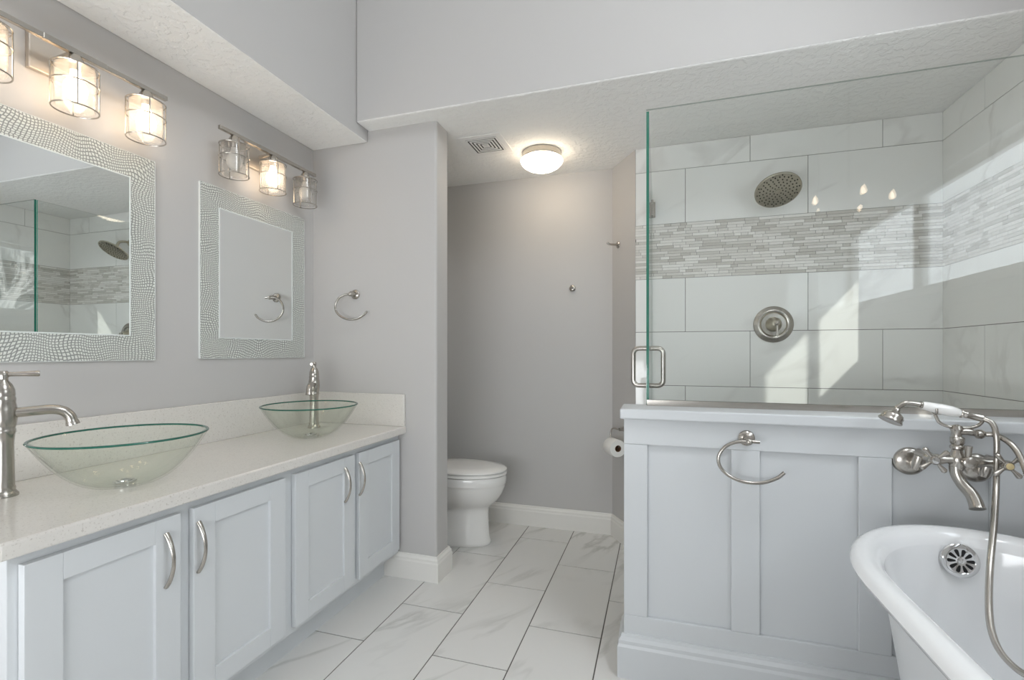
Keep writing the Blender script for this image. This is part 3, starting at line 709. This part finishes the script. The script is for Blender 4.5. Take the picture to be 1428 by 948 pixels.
# ------------------------------------------------------------------ wall mounted tub filler with hand shower
tf = thing('tub_faucet', (0.83, HY, 0.74), 'nickel wall-mounted bath filler with cross handles over the tub', 'tub faucet')
YF = 1.68
for ex, ez in ((0.744, 0.838), (0.91, 0.829)):
    e = MB(); e.lathe([(0.043, -0.0135), (0.043, 0.003), (0.0405, 0.008), (0.033, 0.013), (0.018, 0.017), (0.0005, 0.018)], (ex, fy, ez), (0, -1, 0), n=36)
    e.build('escutcheon', M['nickel'], tf)
    a = MB(); a.tube([(ex, fy + 0.006 - 0.018, ez), (ex, fy + 0.006 - 0.045, ez)], [0.014, 0.014], 16)
    a.tube([(ex, fy + 0.006 - 0.042, ez - 0.016), (ex + 0.002, fy + 0.006 - 0.045, ez), (ex + 0.008, fy + 0.006 - 0.048, ez + 0.028), (ex + 0.012, fy + 0.006 - 0.05, ez + 0.042)], [0.0125, 0.0150, 0.0125, 0.011], 16)
    a.tube([(ex + 0.004, fy + 0.006 - 0.048, ez + 0.036), (ex + 0.016, fy + 0.006 - 0.075, ez + 0.032), (ex + 0.022, YF, ez + 0.028)], [0.0125, 0.013, 0.012], 16)
    a.build('union_arm', M['nickel'], tf)
b = MB()
b.tube([(0.752, YF, 0.866), (0.775, YF, 0.865), (0.795, YF, 0.866), (0.82, YF, 0.866), (0.85, YF, 0.864), (0.885, YF, 0.862), (0.91, YF, 0.860), (0.938, YF, 0.858)], [0.014, 0.016, 0.011, 0.019, 0.018, 0.011, 0.0155, 0.014], 18)
b.lathe([(0.013, -0.03), (0.018, -0.022), (0.019, -0.01), (0.021, 0.0), (0.019, 0.012), (0.014, 0.024), (0.013, 0.03), (0.0175, 0.034), (0.0175, 0.04), (0.013, 0.044), (0.0165, 0.05), (0.0165, 0.064), (0.0125, 0.068)], (0.82, YF, 0.866), n=26)
b.build('body', M['nickel'], tf)
sp = MB(); pts = smooth_path([(0.815, YF, 0.848), (0.817, YF - 0.002, 0.825), (0.826, YF - 0.012, 0.80), (0.838, YF - 0.028, 0.778), (0.842, YF - 0.04, 0.757), (0.842, YF - 0.048, 0.742)], 5)
nn = len(pts); sp.tube(pts, [0.0165 + 0.006 * max(0, (i / (nn - 1) - 0.35)) for i in range(nn - 1)] + [0.0215], 18, flat=0.85)
sp.build('spout', M['nickel'], tf)
def cross(cx, cz, col, ang):
    y0_ = YF - 0.014; h = MB()
    h.lathe([(0.011, 0), (0.0048, 0.012), (0.0048, 0.026), (0.0105, 0.031), (0.0125, 0.034), (0.0125, 0.044), (0.010, 0.047)], (cx, y0_, cz), (0, -1, 0), n=20)
    yc = y0_ - 0.039
    for k in range(4):
        a = ang + k * PI / 2; d_ = Vector((math.cos(a), 0, math.sin(a))); c0 = Vector((cx, yc, cz))
        h.tube([c0 + d_ * 0.008, c0 + d_ * 0.018, c0 + d_ * 0.030, c0 + d_ * 0.037, c0 + d_ * 0.041], [0.0042, 0.0045, 0.0068, 0.0078, 0.0045], 12)
    ho = h.build('cross_handle', M['nickel'], tf)
    tag(MB().lathe([(0.009, 0), (0.0085, 0.002), (0.004, 0.003), (0.0005, 0.003)], (cx, yc - 0.0075, cz), (0, -1, 0), n=18).build('centre_button', col, ho), 'round centre button')
cross(0.742, 0.872, M['chrome'], 0.66); cross(0.906, 0.867, M['brass'], 0.72)
dv = MB(); dv.lathe([(0.012, 0), (0.012, 0.012), (0.016, 0.016), (0.016, 0.022), (0.011, 0.025), (0.0005, 0.025)], (0.832, YF - 0.017, 0.866), (0, -1, 0), n=24)
dv.tube([(0.832, YF - 0.026, 0.872), (0.832, YF - 0.027, 0.895), (0.832, YF - 0.028, 0.912)], [0.0055, 0.008, 0.0095], 14)
dv.build('diverter_lever', M['nickel'], tf)
cr = MB(); cr.lathe([(0.0125, 0), (0.0115, 0.014), (0.016, 0.024), (0.013, 0.032), (0.004, 0.036)], (0.818, YF, 0.932), n=22)
cr.tube(smooth_path([(0.818, YF, 0.96), (0.797, YF, 0.962), (0.778, YF, 0.972), (0.770, YF, 0.988), (0.767, YF, 0.998)], 5), 0.0045, 10)
cr.tube(smooth_path([(0.818, YF, 0.96), (0.845, YF, 0.960), (0.866, YF, 0.966), (0.877, YF, 0.978), (0.880, YF, 0.990)], 5), 0.0045, 10)
cr.tube(smooth_path([(0.767, YF, 0.996), (0.766, YF + 0.012, 1.004), (0.765, YF + 0.014, 1.018)], 4), 0.0035, 8); cr.tube(smooth_path([(0.767, YF, 0.996), (0.766, YF - 0.012, 1.002), (0.765, YF - 0.014, 1.014)], 4), 0.0035, 8)
cr.tube(smooth_path([(0.820, YF, 0.948), (0.84, YF, 0.949), (0.858, YF, 0.946), (0.866, YF, 0.943)], 4), [0.010] * 8 + [0.009] * 5, 12)
cr.lathe([(0.008, 0), (0.0125, 0.002), (0.0135, 0.012), (0.0105, 0.018), (0.009, 0.02)], (0.862, YF, 0.943), (1, -0.03, 0.02), n=18)
cr.build('cradle', M['nickel'], tf)
hs_ = thing('hand_shower', (0.78, YF, 0.96), 'hand shower with white porcelain grip resting in the tub filler cradle', 'hand shower')
cu = MB(); ax = Vector((-0.47, -0.15, -0.87)).normalized(); ap = Vector((0.672, YF, 1.003))
cu.lathe([(0.009, -0.006), (0.013, 0.004), (0.024, 0.012), (0.0285, 0.020), (0.0275, 0.026), (0.0285, 0.029), (0.031, 0.033), (0.0305, 0.036), (0.027, 0.0345), (0.0005, 0.034)], ap, ax, n=32)
cu.tube(smooth_path([tuple(ap - ax * 0.002), (0.678, YF, 1.013), (0.695, YF, 1.0255), (0.715, YF, 1.0255), (0.735, YF, 1.021)], 6), 0.0075, 14)
cu.lathe([(0.0085, 0), (0.011, 0.001), (0.011, 0.005), (0.0095, 0.007)], (0.730, YF, 1.022), (0.96, 0, -0.23), n=18)
cu.build('cup_head', M['nickel'], hs_)
gp = MB(); ga, gb = Vector((0.736, YF, 1.021)), Vector((0.826, YF, 1.001)); gd_ = (gb - ga)
gp.lathe([(0.0095, 0), (0.0115, 0.003), (0.0135, 0.02), (0.0155, 0.05), (0.0155, 0.07), (0.0125, gd_.length - 0.004), (0.010, gd_.length)], ga, gd_, n=24)
tag(gp.build('grip', M['porcelain'], hs_), 'white porcelain grip')
fe = MB(); fe.lathe([(0.011, 0), (0.0125, 0.002), (0.0125, 0.005), (0.009, 0.008), (0.0105, 0.012), (0.0105, 0.016), (0.0095, 0.018), (0.0105, 0.038), (0.011, 0.05), (0.008, 0.053)], gb, (0.97, -0.06, -0.24), n=20)
fe.build('ferrule', M['nickel'], hs_)
hp = smooth_path([(0.875, 1.674, 0.989), (0.890, 1.662, 0.977), (0.894, 1.652, 0.943), (0.893, 1.649, 0.87), (0.883, 1.632, 0.815), (0.858, 1.59, 0.766), (0.822, 1.53, 0.717), (0.778, 1.46, 0.649), (0.749, 1.41, 0.581), (0.733, 1.37, 0.533), (0.736, 1.34, 0.498), (0.764, 1.32, 0.472), (0.81, 1.33, 0.47), (0.86, 1.38, 0.54), (0.905, 1.47, 0.69), (0.918, 1.55, 0.80), (0.922, 1.6, 0.883), (0.915, 1.63, 0.925), (0.90, 1.665, 0.944), (0.882, 1.679, 0.9435)], 32)
rr = [0.0062 + (0.0015 if i % 2 else 0.0) for i in range(len(hp))]
ho = MB().tube(hp, rr, 12); ho.build('hose', M['nickel'], hs_, auto=False)

# ------------------------------------------------------------------ seen only in reflections: chandelier over the tub, bare tree outside
cc = Vector((0.9, 1.05, 1.84))
t = thing('chandelier', tuple(cc), 'small crystal chandelier reflected in the shower glass', 'chandelier')
MB().tube([(cc.x, cc.y, cc.z + 0.15), (cc.x, cc.y, ZC - 0.02)], 0.006, 8).build('stem', M['nickel'], t)
MB().lathe([(0.06, 0), (0.055, -0.015), (0.01, -0.02)], (cc.x, cc.y, ZC - 0.0005), n=24).build('canopy', M['nickel'], t)
MB().lathe([(0.008, 0.17), (0.02, 0.15), (0.012, 0.11), (0.03, 0.06), (0.018, 0.02), (0.028, -0.03), (0.008, -0.07)], cc, n=20).build('column', M['crystal'], t)
for k in range(5):
    a = 2 * PI * k / 5 + 0.3; d_ = Vector((math.cos(a), math.sin(a), 0)); E_ = cc + d_ * 0.17
    am = MB(); am.tube(smooth_path([cc + Vector((0, 0, 0.02)), cc + d_ * 0.07 + Vector((0, 0, -0.03)), cc + d_ * 0.14 + Vector((0, 0, -0.02)), E_ + Vector((0, 0, 0.02))], 5), 0.005, 8)
    am.lathe([(0.006, 0), (0.022, 0.008), (0.024, 0.012), (0.009, 0.014), (0.009, 0.05)], E_ + Vector((0, 0, 0.015)), n=14)
    ao = am.build('arm', M['nickel'], t)
    MB().lathe([(0.006, 0), (0.012, 0.012), (0.010, 0.026), (0.001, 0.045)], E_ + Vector((0, 0, 0.066)), n=12).build('candle_bulb', M['bulb_on'], ao)
    dr = MB()
    for z_ in (-0.02, -0.05): dr.sphere(E_ + Vector((0, 0, z_ + 0.01)), 0.009, 6, 0, 1.5)
    dr.build('crystal_drop', M['crystal'], ao)

tr = MB(); rnd = random.Random(3)
def branch(p, d, L, r, depth):
    pts = [p]; q_ = p.copy(); dd = d.copy()
    for i in range(4):
        dd = (dd + Vector((rnd.uniform(-.25, .25), rnd.uniform(-.25, .25), rnd.uniform(-.1, .2)))).normalized()
        q_ = q_ + dd * L / 4; pts.append(q_.copy())
    tr.tube(pts, [r * (1 - 0.12 * i) for i in range(5)], 6)
    if depth > 0:
        for k in range(4):
            i = rnd.randint(1, 4)
            nd = (dd + Vector((rnd.uniform(-1, 1), rnd.uniform(-1, 1), rnd.uniform(-.3, .9)))).normalized()
            branch(pts[i].copy(), nd, L * rnd.uniform(.5, .75), r * 0.5, depth - 1)
branch(Vector((4.2, 1.3, -0.6)), Vector((0.0, -0.1, 1)), 2.7, 0.09, 5)
for k_, (sx, sy, sr, sh_) in enumerate(((8.0, 7.9, 1.7, 8.0), (9.2, 3.0, 1.75, 9.0), (8.0, -1.9, 1.6, 8.5))):
    ev = MB(); rr_ = random.Random(11 + k_); R_ = []; nl = 26
    for i in range(nl):
        f_ = i / (nl - 1); base = sr * (1 - f_) ** 0.8 * (1.0 if i % 2 else 0.72) + 0.02
        R_.append([(sx + base * (1 + 0.22 * math.sin(7 * a_ + i * 1.7) + rr_.uniform(-.12, .12)) * math.cos(a_), sy + base * (1 + 0.22 * math.sin(7 * a_ + i * 1.7) + rr_.uniform(-.12, .12)) * math.sin(a_), -0.9 + sh_ * f_) for a_ in [2 * PI * q_ / 36 for q_ in range(36)]])
    ev.rings(R_)
    tag(ev.build('evergreen_tree', M['needle']), ['farthest dark evergreen tree outside, beyond the shower wall', 'dark evergreen tree outside, behind the bare pale tree', 'dark evergreen tree outside, nearest the rear wall'][k_], 'tree', 'evergreens outside the window')
tag(tr.build('bare_tree', M['bark']), 'bare pale tree outside, reflected in the left mirror and glass', 'tree')
